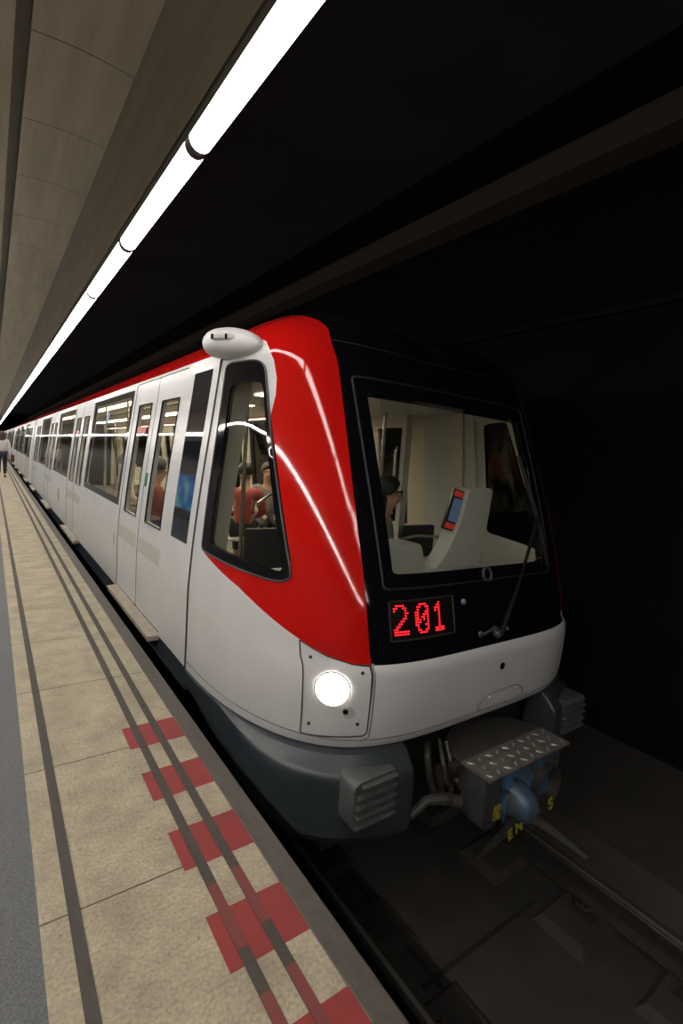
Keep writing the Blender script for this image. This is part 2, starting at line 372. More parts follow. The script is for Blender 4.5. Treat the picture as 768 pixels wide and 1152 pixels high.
# ------------------------------------------------------------------ the train's form
XC, YR, ZS, ZT = 2.40, 3.14, .55, 1.03
def pch(x, xp, fp):
    xp = np.asarray(xp, float); fp = np.asarray(fp, float); x = np.clip(np.asarray(x, float), xp[0], xp[-1])
    h = np.diff(xp); d = np.diff(fp) / h; m = np.zeros(len(xp)); m[0] = d[0]; m[-1] = d[-1]
    for i in range(1, len(xp) - 1):
        if d[i - 1] * d[i] > 0:
            w1 = 2 * h[i] + h[i - 1]; w2 = h[i] + 2 * h[i - 1]; m[i] = (w1 + w2) / (w1 / d[i - 1] + w2 / d[i])
    i = np.clip(np.searchsorted(xp, x, side='right') - 1, 0, len(h) - 1); t = (x - xp[i]) / h[i]
    return (2 * t**3 - 3 * t**2 + 1) * fp[i] + (t**3 - 2 * t**2 + t) * h[i] * m[i] + (-2 * t**3 + 3 * t**2) * fp[i + 1] + (t**3 - t**2) * h[i] * m[i + 1]
FZ = ([-1.46, -1.42, -1.06, -1.025, -.985, -.95, .5, .59, .74, .83, .9, .95, .99, 1.03], [1.775, 1.742, 1.712, 1.72, 1.752, 1.757, 2.232, 2.272, 2.37, 2.47, 2.6, 2.76, 2.92, 3.08])
def solve_r(a, b, p, q):
    a = np.abs(a); b = np.abs(b); lo = np.zeros_like(a); hi = np.full_like(a, 2.0)
    for _ in range(45):
        m = (lo + hi) / 2; f = (m * a)**p + (m * b)**q > 1; hi = np.where(f, m, hi); lo = np.where(f, lo, m)
    return (lo + hi) / 2
def prof(v):
    v = np.asarray(v, float); Wl = pch(v, [-1.5, -.95, -.75, .55], [1.345, 1.345, 1.335, 1.19])
    psi = np.clip((v - ZS) / .9, 0, 1) * PI / 2; a = np.cos(psi); b = np.sin(psi); r = solve_r(a, b, 2.6, 1.8)
    return np.where(v < ZS, v, ZS + (ZT - ZS) * r * b), np.where(v < ZS, Wl, 1.19 * r * a)
def S(s, v):
    s, v = np.broadcast_arrays(np.asarray(s, float), np.asarray(v, float)); z, W = prof(v); F = pch(z, *FZ)
    ph = np.abs(s) * PI / 2; a = np.sin(ph); b = np.cos(ph); r = solve_r(a, b, 4.5, 2.4)
    return np.stack([XC + np.sign(s) * W * r * a, F + (YR - F) * (1 - r * b), z], -1)
def nrm(fn, a, b, e=1e-3):
    d1 = fn(a + e, b) - fn(a - e, b); d2 = fn(a, b + e) - fn(a, b - e); n = np.cross(d1, d2)
    return n / np.maximum(np.linalg.norm(n, axis=-1, keepdims=True), 1e-9)
def side_fn(sd):
    def P(y, v):
        y, v = np.broadcast_arrays(np.asarray(y, float), np.asarray(v, float)); z, W = prof(v)
        return np.stack([XC + sd * W, y, z], -1)
    return P
def outward(fn, a, b):
    n = nrm(fn, a, b); p = fn(a, b); c = np.stack([np.full_like(p[..., 0], XC), np.maximum(p[..., 1], 4.2) if fn is S else p[..., 1], np.full_like(p[..., 2], -.3)], -1)
    sgn = np.sign(((p - c) * n).sum(-1, keepdims=True)); return n * sgn
def s_of_u(u, v):       # plan parameter of the point a distance u from the centre line
    lo, hi = 0.0, 1.0
    for _ in range(40):
        m = (lo + hi) / 2
        if abs(float(S(m, v)[0]) - XC) > abs(u): hi = m
        else: lo = m
    return math.copysign(lo, u)
def s_of_y(y, v, sd=-1):
    lo, hi = 0.0, 1.0
    for _ in range(40):
        m = (lo + hi) / 2
        if float(S(m, v)[1]) > y: hi = m
        else: lo = m
    return sd * lo

def dens(loop, su, sv, closed=True):
    out = []; n = len(loop)
    for i in range(n if closed else n - 1):
        a, b = loop[i], loop[(i + 1) % n]; k = max(1, int(math.ceil(math.hypot((b[0] - a[0]) / su, (b[1] - a[1]) / sv))))
        out += [(a[0] + (b[0] - a[0]) * t / k, a[1] + (b[1] - a[1]) * t / k) for t in range(k)]
    if not closed: out.append(loop[-1])
    return out
def pip(P, loop):
    P = np.asarray(P); x, y = P[:, 0], P[:, 1]; L = np.asarray(loop); inside = np.zeros(len(P), bool)
    for (x1, y1), (x2, y2) in zip(L, np.roll(L, -1, 0)):
        if y1 == y2: continue
        c = ((y1 > y) != (y2 > y)) & (x < (x2 - x1) * (y - y1) / (y2 - y1) + x1); inside ^= c
    return inside
def patch(outer, holes, su, sv):
    loops = [dens(outer, su, sv)] + [dens(h, su, sv) for h in holes]
    L = np.array(loops[0]); lo = L.min(0); hi = L.max(0)
    gx = np.arange(math.floor(lo[0] / su) * su, hi[0] + su, su); gy = np.arange(math.floor(lo[1] / sv) * sv, hi[1] + sv, sv)
    G = np.array([(x, y) for x in gx for y in gy])
    ok = pip(G, loops[0])
    for h in loops[1:]: ok &= ~pip(G, h)
    B = np.concatenate([np.array(l) for l in loops]) / np.array([su, sv]); G = G[ok]
    if len(G):
        d = np.array([np.min(((B - g / np.array([su, sv]))**2).sum(1)) for g in G]); G = G[d > .16]
    pts = [tuple(p) for l in loops for p in l] + [tuple(g) for g in G]; edges = []; o = 0
    for l in loops: edges += [(o + i, o + (i + 1) % len(l)) for i in range(len(l))]; o += len(l)
    sc = [Vector((p[0] / su, p[1] / sv)) for p in pts]
    V, Ed, F, *_ = delaunay_2d_cdt(sc, edges, [], 0, 1e-5)
    P = np.array([(v.x * su, v.y * sv) for v in V]); F = [tuple(f) for f in F]
    C = np.array([P[list(f)].mean(0) for f in F]); ok = pip(C, loops[0])
    for h in loops[1:]: ok &= ~pip(C, h)
    return P, [f for f, k in zip(F, ok) if k]
def rounded(loop, r, n=4):
    out = []; k = len(loop); r = r if hasattr(r, '__len__') else [r] * k
    for i in range(k):
        p = np.array(loop[i]); a = np.array(loop[i - 1]) - p; b = np.array(loop[(i + 1) % k]) - p
        la, lb = np.linalg.norm(a), np.linalg.norm(b); q = min(r[i], la * .45, lb * .45); a = p + a / la * q; b = p + b / lb * q
        for t in np.linspace(0, 1, n + 1): out.append(tuple((1 - t)**2 * a + 2 * t * (1 - t) * p + t * t * b))
    return out
def shell(name, fn, outer, holes, su, sv, mats, parent, th=.03, off=0.0, angle=40, rim=0):
    P, F = patch(outer, holes, su, sv); p3 = fn(P[:, 0], P[:, 1]); n3 = outward(fn, P[:, 0], P[:, 1])
    A = p3 + n3 * off; Bq = p3 + n3 * (off - th); n = len(P)
    me = MB(); me.v = [tuple(p) for p in A] + [tuple(p) for p in Bq]
    cnt = {}
    for f in F:
        for i in range(3):
            e = (f[i], f[(i + 1) % 3]); cnt[tuple(sorted(e))] = cnt.get(tuple(sorted(e)), []) + [e]
    for f in F: me.f.append(f); me.mi.append(0); me.f.append(tuple(i + n for i in f[::-1])); me.mi.append(1)
    for k, es in cnt.items():
        if len(es) == 1: a, b = es[0]; me.f.append((b, a, a + n, b + n)); me.mi.append(rim)
    return me.build(name, mats if len(mats) > 1 else [mats[0], mats[0]], parent, angle=angle)
def on(fn, pts, off=0.0):
    P = np.array(pts, float); return fn(P[:, 0], P[:, 1]) + outward(fn, P[:, 0], P[:, 1]) * off
def line_on(fn, pts, r, closed=False, off=0.0, n=6, su=.02, sv=.04, mb=None):
    d = dens(pts, su, sv, closed); mb = mb or MB(); mb.tube([tuple(p) for p in on(fn, d, off)], r, n, closed); return mb
def disc_on(fn, a, b, r, bulge, n=20, off=0.0, depth=.02, mb=None, rings=4):
    c = on(fn, [(a, b)])[0]; nn = outward(fn, np.array([a]), np.array([b]))[0]; e1 = np.cross(nn, (0, 0, 1)); e1 /= np.linalg.norm(e1); e2 = np.cross(nn, e1)
    c = c + nn * off; secs = [[tuple(c - nn * depth + r * (e1 * math.cos(t) + e2 * math.sin(t))) for t in np.linspace(0, 2 * PI, n, endpoint=False)]]
    for k in range(rings + 1):
        q = k / rings * PI / 2; rr = max(r * math.cos(q), .0008)
        secs.append([tuple(c + nn * bulge * math.sin(q) + rr * (e1 * math.cos(t) + e2 * math.sin(t))) for t in np.linspace(0, 2 * PI, n, endpoint=False)])
    mb = mb or MB(); mb.loft(secs); return mb

# ------------------------------------------------------------------ front carriage
T = empty('metro_train', (XC, 10, -2.53), 'front carriage of the white metro train with red nose, black windscreen mask and 201 display', 'train')
su, sv = .016, .045
RB = [(-.376, -1.002), (-.385, -.624), (-.399, -.186), (-.409, .231), (-.416, .50), (-.42, .584), (-.436, .70), (-.448, .78), (-.467, .828), (-.496, .872), (-.541, .913), (-.60, .95), (-.68, .985), (-.80, 1.02), (-1, 1.06)]
RBOT = [(-.909, -.622), (-.80, -.683), (-.708, -.734), (-.65, -.785), (-.604, -.83), (-.534, -.901), (-.494, -.943), (-.464, -.971), (-.415, -.997)]
WINO = rounded([(-.925, .548), (-.66, .545), (-.540, -.655), (-.918, -.610)], [.05, .07, .07, .03])
WINI = rounded([(-.86, .41), (-.665, .43), (-.567, -.60), (-.868, -.553)], [.04, .06, .03, .03])
RTOP = [(-.610, .34), (-.608, .436), (-.622, .539), (-.645, .62), (-.67, .68), (-.72, .715), (-1, .70)]
def mir(l): return [(-a, b) for a, b in l][::-1]
for sd in (-1, 1):
    f = (lambda l: l) if sd < 0 else mir
    # the window frame crosses the red edge at its lower left and upper right corners
    redp = RBOT + RB + RTOP[::-1] + [(-.626, .22)]
    # follow the frame's front edge down
    fr = [(-.626, .22), (-.60, 0), (-.575, -.25), (-.548, -.52), (-.552, -.60), (-.58, -.648), (-.72, -.634), (-.86, -.616)]
    redp = RBOT + RB + RTOP[::-1] + fr
    shell('red_nose_panel', S, f(redp), [], su, sv, [RED, LINING], T, .045, rim=1)
    fr_up = [(-.905, -.612), (-.918, -.56), (-.925, .50), (-.905, .548), (-.70, .548), (-.672, .53), (-.626, .22)]
    whi = [(-1, -1.445), (-1, .70)] + RTOP[::-1][1:] + fr_up[::-1] + RBOT[:1]
    whi = [(-1, -1.445), (-1, .70)] + RTOP[::-1][1:] + [(-.626, .22), (-.672, .53), (-.70, .548), (-.905, .548), (-.925, .50), (-.918, -.56), (-.909, -.622)]
    hl = rounded([(-.524, -.918), (-.512, -1.385), (-.379, -1.365), (-.379, -1.004)], .012) if sd < 0 else []
    whi += RBOT[1:] + [(-.376, -1.002), (-.376, -1.445)]
    if sd < 0:
        HLP = [(-.524, -.914), (-.494, -.9445), (-.464, -.973), (-.415, -1.0), (-.381, -1.006), (-.378, -1.355), (-.385, -1.372), (-.508, -1.395), (-.515, -1.385)]
        # headlight panel is let into the white shell, its top edge on the red line
        whi2 = [(-1, -1.445), (-1, .70)] + RTOP[::-1][1:] + [(-.626, .22), (-.672, .53), (-.70, .548), (-.905, .548), (-.925, .50), (-.918, -.56), (-.909, -.622)] + RBOT[1:6] + HLP[:1] + HLP[:4:-1] + [(-.376, -1.008), (-.376, -1.445)]
        shell('white_side_shell', S, whi2, [], su, sv, [WHITE, LINING], T, .045)
        hp = shell('headlight_panel', S, HLP, [], su, sv, [WHITE], T, .03, -.003)
        line_on(S, HLP + HLP[:1], .0035, off=.0).build('panel_gap', SEAM, hp)
        disc_on(S, -.458, -1.127, .088, .018, 28, .001).build('headlamp', HEADL, hp)
        m2 = MB(); c = on(S, [(-.458, -1.127)])[0]; nn = outward(S, np.array([-.458]), np.array([-1.127]))[0]; e1 = np.cross(nn, (0, 0, 1)); e1 /= np.linalg.norm(e1); e2 = np.cross(nn, e1)
        m2.tube([tuple(c + nn * .002 + .089 * (e1 * math.cos(t) + e2 * math.sin(t))) for t in np.linspace(0, 2 * PI, 28, endpoint=False)], .004, 6, True); m2.build('headlamp_ring', CAPG, hp)
        m2 = disc_on(S, -.4205, -1.243, .030, -.014, 16, .003, .001); m2.build('marker_lamp_cup', mat('cup_white', (.5, .48, .46), .4), hp)
        disc_on(S, -.4275, -1.238, .014, .004, 12, .004).build('marker_lamp', BLACK, hp)
        m2 = MB()
        for a, b in ((-.500, -.989), (-.399, -1.035), (-.499, -1.332), (-.400, -1.306)): disc_on(S, a, b, .009, -.002, 8, .0015, .01, m2, 2)
        m2.build('screws', SEAM, hp)
    else:
        shell('white_side_shell', S, f(whi), [], su, sv, [WHITE, LINING], T, .045)
    # side cab window
    wf = shell('cab_side_window', S, f(WINO), [f(WINI)], su, .05, [BLACK, LINING], T, .03, .006)
    shell('pane', S, f(WINI), [], .03, .1, [GLASS_S], wf, .006, .0)
    m2 = line_on(S, f(WINO), .006, True, .006); m2.build('rubber_edge', mat('rubber_grey', (.05, .05, .052), .4), wf)
# white bumper band across the front
band = [(s, -1.004) for s in np.linspace(-.376, .376, 30)] + [(s, -1.445) for s in np.linspace(.376, -.376, 30)]
bd = shell('bumper_band', S, band, [], su, .03, [WHITE, LINING], T, .045)
m2 = line_on(S, [(-.374, -1.0), (-.372, -1.38), (-.39, -1.405)], .004); line_on(S, [(.374, -1.0), (.372, -1.38)], .004, mb=m2)
line_on(S, [(s, -1.396) for s in np.linspace(-.515, .515, 40)], .0035, mb=m2); line_on(S, [(-.5, -1.396), (-1, -1.39)], .0035, mb=m2)
m2.build('panel_gap', mat('gap_soft', (.22, .21, .20), .7), bd)
fl = rounded([(-.05, -1.386), (-.046, -1.345), (-.01, -1.295), (.118, -1.293), (.15, -1.335), (.156, -1.386)], .02)
line_on(S, fl, .004, False, .001).build('tow_flap_edge', mat('gap_soft2', (.30, .29, .28), .6), bd)
m2 = MB()
for a, b in ((.0, -1.325), (.118, -1.322)): disc_on(S, a, b, .010, .004, 10, .001, .01, m2, 2)
m2.build('flap_button', WHITE, bd)
disc_on(S, .033, -1.14, .0225, .002, 16, .002, .01).build('socket_hole_dark', BLACKM, bd)  # black disc stands in for the shade inside the socket
# black front mask with the windscreen opening
RBR = mir(RB)
mask = [(s, -1.003) for s in np.linspace(-.376, .376, 24)] + mir(RB)[::-1][1:] + RB[::-1][:-1]
def gu(x, v): return (s_of_u(x - XC, v), v)
WS = rounded([gu(1.702, .385), gu(3.045, .370), gu(3.0, -.565), gu(1.695, -.565)], .02)
WSF = rounded([gu(1.628, .470), gu(3.125, .455), gu(3.075, -.640), gu(1.635, -.640)], .02)
fm = shell('front_mask', S, mask, [WS], su, sv, [BLACK, LINING], T, .045)
wg = shell('windscreen', S, WS, [], .03, .09, [GLASS_W], T, .008, -.004)
m2 = line_on(S, WSF, .007, True, .0); m2.build('windscreen_seal', mat('seal_dark', (.02, .02, .022), .45), T)
line_on(S, [(-.431, .697), (-.307, .682), (-.1, .66), (.1, .66), (.307, .682), (.431, .697)], .003).build('mask_joint', mat('seal2', (.025, .025, .027), .5), fm)
# destination display 201
D4 = [gu(1.657, -.699), gu(2.082, -.699), gu(2.082, -.895), gu(1.657, -.895)]
dd = shell('destination_display', S, D4, [], .02, .05, [mat('display_black', (.008, .006, .006), .35)], T, .01, .003)
line_on(S, D4, .006, True, .002).build('display_frame', mat('disp_frame', (.028, .022, .02), .5), dd)
FONT = {'2': ['.####..', '##..##.', '#....#.', '.....##', '.....#.', '....##.', '...##..', '..##...', '.##....', '##.....', '#######', '#######'],
        '0': ['..####.', '.##..##', '.#....#', '##...##', '##..###', '##.##.#', '###.#.#', '###...#', '##...##', '.#....#', '.##..##', '..####.'],
        '1': ['...#...', '..##...', '.###...', '.#.#...', '...#...', '...#...', '...#...', '...#...', '...#...', '...#...', '.#####.', '.#####.']}
for ch, x0 in (('2', 1.680), ('0', 1.810), ('1', 1.930)):
    m2 = MB()
    for r, row in enumerate(FONT[ch]):
        for c, q in enumerate(row):
            if q == '#':
                v = -.722 - r * .0129
                for dv in (0,):
                    a = gu(x0 + c * .0131, v + dv); p = on(S, [a], .006)[0]; n3 = outward(S, np.array([a[0]]), np.array([a[1]]))[0]; e1 = np.cross((0, 0, 1), n3); e1 /= np.linalg.norm(e1); e2 = np.cross(n3, e1)
                    m2.loft([[tuple(p + n3 * h + (e1 * math.cos(t) * .0050 + e2 * math.sin(t) * .0044)) for t in np.linspace(0, 2 * PI, 6, endpoint=False)] for h in (-.002, .001)])
    m2.build('digit', LEDM, dd)['label'] = 'red lit digit %s' % ch
disc_on(S, *gu(2.171, -.741), .018, .012, 14, .002).build('indicator_lamp', mat('blue_grey_lens', (.16, .20, .30), .2), fm)
# ring emblem under the windscreen
c = on(S, [gu(2.387, -.607)], .012)[0]
m2 = MB(); m2.tube([(c[0] + .036 * math.cos(t), c[1] - .33 * .036 * -math.sin(t), c[2] + .036 * math.sin(t)) for t in np.linspace(0, 2 * PI, 20, endpoint=False)], .009, 6, True)
m2.build('washer_ring', mat('ring_grey', (.06, .06, .06), .4), T)
# wiper
m2 = MB(); WM = mat('wiper_black', (.010, .010, .011), .45, spec=.25)
pv = on(S, [gu(2.447, -.949)], .03)[0]; pv2 = on(S, [gu(2.385, -.945)], .03)[0]; el = on(S, [gu(2.985, -.285)], .035)[0]; el2 = on(S, [gu(2.955, -.30)], .035)[0]
wp = MB().tube([pv, pv + (el - pv) * .35 + np.array([0, -.01, 0]), el], [.020, .012, .008], 8); wp.tube([pv2 + np.array([.09, 0, .01]), el2], .006, 6)
wpo = wp.build('wiper', WM, T)
m2 = MB(); disc_on(S, *gu(2.447, -.949), .032, .03, 14, .0, .01, m2); disc_on(S, *gu(2.52, -.93), .02, .03, 12, .0, .01, m2); disc_on(S, *gu(2.30, -.935), .02, .012, 12, .0, .01, m2)
m2.tube([on(S, [gu(2.30, -.935)], .02)[0], on(S, [gu(2.40, -.905)], .03)[0], pv], .008, 6); m2.build('wiper_pivot', mat('wiper_metal', (.14, .13, .13), .45, metal=.5), wpo)
bl = [gu(2.915, .11), gu(2.95, -.12), gu(2.985, -.285), gu(3.01, -.42), gu(3.032, -.60)]
m2 = MB().tube([tuple(p) for p in on(S, bl, .022)], [.007, .011, .016, .011, .007], 6); m2.tube([tuple(p) for p in on(S, bl, .008)], .006, 4); m2.build('wiper_blade', WM, wpo)
# camera pod on the shoulder
m2 = MB(); secs = []
for t in np.linspace(0, 1, 17):
    y = 2.70 + .56 * t; k = max(.02, (1 - (abs(t - .56) / .44)**3.6 if t > .56 else 1 - abs((.56 - t) / .56)**2.1)); k = max(k, .015)**.5
    cx = 1.272 - .085 * math.sin(min(1, t * 1.25) * PI / 2); cz = .640 + .050 * math.sin(t * PI / 2)
    secs.append([(cx + .105 * k * math.cos(a), y, cz + .088 * k * math.sin(a) * (1 if math.sin(a) > 0 else 1.1)) for a in np.linspace(0, 2 * PI, 18, endpoint=False)])
m2.loft(secs); pod = m2.build('camera_pod', WHITE, T)
for y, z, x in ((2.98, .687, 1.088), (2.86, .676, 1.128)): MB().tube([(x, y, z - .014), (x, y, z + .014)], .011, 8).build('camera_lens', BLACK, pod)
MB().tube([(1.112, 3.04, .690), (1.110, 2.98, .687), (1.125, 2.92, .682), (1.152, 2.85, .675), (1.18, 2.81, .67)], [.014, .024, .026, .024, .012], 10).build('camera_slot', mat('slot_grey', (.55, .54, .53), .4), pod)
m2 = MB().tube([(1.243, 2.76, .60), (1.225, 2.9, .60), (1.205, 3.05, .605), (1.2, 3.16, .612)], .006, 6); m2.build('pod_gasket', BLACKM, pod)
# panel line between cab and carriage side, both sides
for sd in (-1, 1):
    m2 = line_on(side_fn(sd), [(3.14, -1.44), (3.14, .62)], .008, off=.0015); m2.build('cab_joint', SEAM, T)

# slate fenders under the nose, with ribbed anti-climbers
def fender(sd):
    secs = []; s0 = abs(s_of_u(-.635, -1.44))
    for t in np.linspace(0, 1, 40):
        s = sd * (1 - t * (1 - s0)); P = on(S, [(s, -1.44)])[0]; n3 = outward(S, np.array([s]), np.array([-1.40]))[0]; n3[2] = 0; n3 /= np.linalg.norm(n3)
        g = min(1, max(0, (t - .30) / .40)); g = g * g * (3 - 2 * g); o = .012 + .098 * g; zl = -1.452 - .095 * g; zb = -1.60 - .33 * min(1, max(0, (t - .1) / .6))
        pr = [(-.10, -1.448), (-.012, -1.448), (o * .30, -1.452 - .012 * g), (o * .72, zl + .030 * g), (o * .86, zl + .018 * g), (o * .95, zl), (o, zl - .02), (o + .002, zl - .05), (o + .002, (zl + zb) / 2), (o - .005 * g, zb + .07), (o - .02 - .012 * g, zb + .025), (o - .05 - .03 * g, zb), (-.13, zb)]
        secs.append([tuple(P + n3 * a + np.array([0, 0, z - P[2]])) for a, z in pr])
    c0 = np.mean(np.array(secs[-1]), 0); e_ = np.array([-.02 * sd, .0, 0])
    for k, q in ((.97, .5), (.88, .9)): secs.append([tuple(c0 + (np.array(p) - c0) * np.array([k, k, k]) + np.array([-sd * .02 * q, 0, 0])) for p in secs[39]])
    mb = MB(); mb.loft(secs); fo = mb.build('fender', SLATE, T, angle=24)
    def mx(x): return x if sd < 0 else 2 * XC - x
    q = rounded([(1.385, -1.505), (1.65, -1.505), (1.65, -1.75), (1.385, -1.75)], [.06, .012, .012, .04])
    def yo(x): return 1.66
    mb = MB(); mb.loft([[(mx(x), 1.83, z) for x, z in q], [(mx(x), yo(x) + .02, z) for x, z in q]]); ac = mb.build('anti_climber', GRILL, fo)
    for k in range(5):
        z = -1.520 - k * .049; mb = MB(); a = 1.425 if k in (0,) else 1.397
        mb.loft([[(mx(x), yo(x) - .004, z - .014), (mx(x), yo(x) - .004, z - .004), (mx(x), yo(x) + .03, z + .006), (mx(x), yo(x) + .03, z - .024)] for x in np.linspace(a, 1.643, 8)]); mb.build('rib', GRILL, ac, angle=60)
fender(-1); fender(1)

# coupler
CB = MB().box(2.26, 2.70, 1.475, 1.62, -1.95, -1.585); 
CB.tube([(2.42, 1.60, -1.74), (2.42, 2.7, -1.70)], .10, 14)
cp = CB.build('coupler', IRON, T, smooth=True, bevel=.012)
m2 = MB().box(2.065, 2.80, 1.43, 1.625, -1.578, -1.566)
for r in range(3):
    for k in range(10):
        x, y = 2.10 + k * .074 + (.037 if r % 2 else 0), 1.462 + r * .062
        if x > 2.78: continue
        M = Matrix.Translation((x, y, -1.566)) @ Matrix.Rotation(.8 if (r + k) % 2 else -.8, 4, 'Z')
        m2.loft([[tuple(M @ Vector((a * .026 * s, b * .011 * s, h))) for a, b in ((1, 0), (.4, .8), (-.4, .8), (-1, 0), (-.4, -.8), (.4, -.8))] for s, h in ((1, -.001), (.6, .0045))], mi=1)
m2.build('tread_plate', [mat('chequer_plate', (.26, .24, .22), .45, metal=.5, noise=(.17, .155, .14), nscale=20), mat('stud_bright', (.40, .37, .34), .45, metal=.5)], cp, smooth=False)
mb = MB(); arcp = [(2.43 + .365 * math.cos(t), 1.62 + .30 * math.sin(t)) for t in np.linspace(0, PI, 20)]
mb.loft([[(x, y, z) for x, y in arcp] for z in (-1.72, -1.585, -1.572)]); mb.build('hood', mat('hood_brown', (.055, .048, .044), .6, noise=(.04, .036, .034), nscale=6), cp)
m2 = MB().box(2.085, 2.235, 1.465, 1.63, -1.855, -1.58).box(2.12, 2.22, 1.47, 1.60, -1.90, -1.855); m2.build('contact_box', mat('box_slate', (.05, .052, .055), .5, noise=(.035, .035, .037), nscale=10), cp, smooth=True, bevel=.012)
BLUE = mat('coupler_blue', (.05, .16, .34), .5, noise=(.05, .075, .11), nscale=11)
q = rounded([(2.235, -1.60), (2.74, -1.60), (2.72, -1.90), (2.60, -1.955), (2.30, -1.94), (2.235, -1.86)], .04)
mb = MB(); mb.loft([[(x, y, z) for x, z in q] for y in (1.50, 1.448)]); mb.build('face_plate', mat('coupler_face', (.05, .15, .30), .5, noise=(.07, .068, .062), nscale=7), cp, bevel=.004)
mb = MB(); secs = [[(2.335 + r * .82 * math.cos(t), y + .03, -1.765 + dz + r * .95 * math.sin(t)) for t in np.linspace(0, 2 * PI, 24, endpoint=False)] for y, r, dz in ((1.46, .118, 0), (1.42, .112, 0), (1.37, .098, -.003), (1.325, .080, -.008), (1.305, .058, -.012), (1.297, .012, -.014))]
mb.loft(secs); cn = mb.build('coupling_cone', mat('cone_grey', (.10, .105, .11), .45, metal=.2, noise=(.05, .10, .19), nscale=5), cp)
mb = MB().box(2.333, 2.352, 1.318, 1.42, -1.79, -1.72); mb.build('cone_rib', DSTEEL, cn, bevel=.004, smooth=False)
mb = MB(); mb.loft([[(2.585 + r * math.cos(t), y, -1.765 + 1.1 * r * math.sin(t)) for t in np.linspace(0, 2 * PI, 22, endpoint=False)] for y, r in ((1.46, .118), (1.405, .118), (1.40, .108), (1.41, .092), (1.46, .05), (1.47, .01))]); mb.build('coupling_cup', IRON, cp)
for x, z in ((2.30, -1.635), (2.46, -1.625), (2.54, -1.645), (2.68, -1.63)): MB().tube([(x, 1.46, z), (x, 1.43, z)], .014, 6).build('bolt', DSTEEL, cp)
mb = MB()
for z in (-1.67, -1.80): mb.tube([(2.21, 1.53, z), (2.21, 1.405, z)], .010, 8)
mb.build('contact_pin', STEEL, cp)
mb = MB(); mb.loft([[(x + a, y, z + b) for a, b in ((-.0, w_), (.035, 0), (0, -w_), (-.035, 0))] for x, y, z, w_ in ((2.36, 1.44, -1.87, .05), (2.22, 1.40, -1.865, .045), (1.98, 1.345, -1.83, .028), (1.885, 1.325, -1.822, .018))]); mb.build('gathering_horn', DSTEEL, cp, angle=30)
mb = MB().tube([(2.40, 1.43, -1.86), (2.50, 1.36, -1.93), (2.62, 1.26, -2.03), (2.68, 1.20, -2.085)], [.035, .026, .018, .013], 10); mb.build('gathering_horn', mat('horn_bright', (.30, .29, .28), .35, metal=.8), cp)
YEL = mat('yellow_paint', (.42, .36, .02), .6, noise=(.22, .19, .03), nscale=25)
for k, (txt, x, y, z, rz, sz) in enumerate((('E', 2.20, 1.382, -1.915, -.25, .085), ('N', 2.265, 1.385, -1.905, -.15, .085), ('S', 2.585, 1.394, -1.895, -.25, .10))):
    cu = bpy.data.curves.new('letter', 'FONT'); cu.body = txt; cu.size = sz; cu.extrude = .002; cu.offset = .003
    o = bpy.data.objects.new('tmp', cu); COL.objects.link(o); dg = bpy.context.evaluated_depsgraph_get(); me = bpy.data.meshes.new_from_object(o.evaluated_get(dg)); bpy.data.objects.remove(o)
    me.transform(Matrix.Translation((x, y, z + H)) @ Matrix.Rotation(rz, 4, 'Y') @ Matrix.Rotation(PI / 2, 4, 'X')); me.materials.clear(); me.materials.append(YEL)
    lo = bpy.data.objects.new('painted_letter', me); link(lo, cp); lo['label'] = 'yellow painted letter %s' % txt
MB().box(2.17, 2.225, 1.4585, 1.466, -1.845, -1.765).build('warning_label', mat('label_yellow', (.5, .40, .03), .5, noise=(.12, .10, .02), nscale=60), cp, smooth=False)
# valves and hoses left of the coupler
mb = MB()
mb.tube([(1.98, 1.80, -1.52), (1.93, 1.74, -1.57), (1.93, 1.71, -1.68), (1.97, 1.70, -1.78), (2.06, 1.68, -1.80)], .022, 8)
mb.tube([(2.03, 1.76, -1.50), (1.97, 1.66, -1.58), (1.98, 1.64, -1.66), (2.03, 1.64, -1.70)], .015, 8)
mb.tube([(2.08, 1.75, -1.52), (2.05, 1.68, -1.60), (2.05, 1.66, -1.76)], .018, 8)
mb.box(1.98, 2.07, 1.66, 1.74, -1.72, -1.63).box(1.95, 2.02, 1.67, 1.72, -1.80, -1.745)
mb.tube([(2.0, 1.64, -1.60), (2.07, 1.64, -1.60)], .03, 10).tube([(2.04, 1.66, -1.66), (2.04, 1.60, -1.66)], .02, 8).tube([(2.0, 1.66, -1.77), (2.0, 1.61, -1.77)], .022, 8)
mb.build('brake_valve', mat('valve_brown', (.10, .085, .072), .45, metal=.6, noise=(.04, .035, .03), nscale=25), cp, bevel=.004)
MB().tube([(1.60, 1.86, -1.80), (1.70, 1.76, -1.84), (1.80, 1.70, -1.82), (1.88, 1.68, -1.76), (1.96, 1.66, -1.765), (2.08, 1.62, -1.80)], [.022, .022, .024, .026, .034, .034], 10).build('brake_hose', mat('hose_grey', (.05, .047, .045), .55), cp)

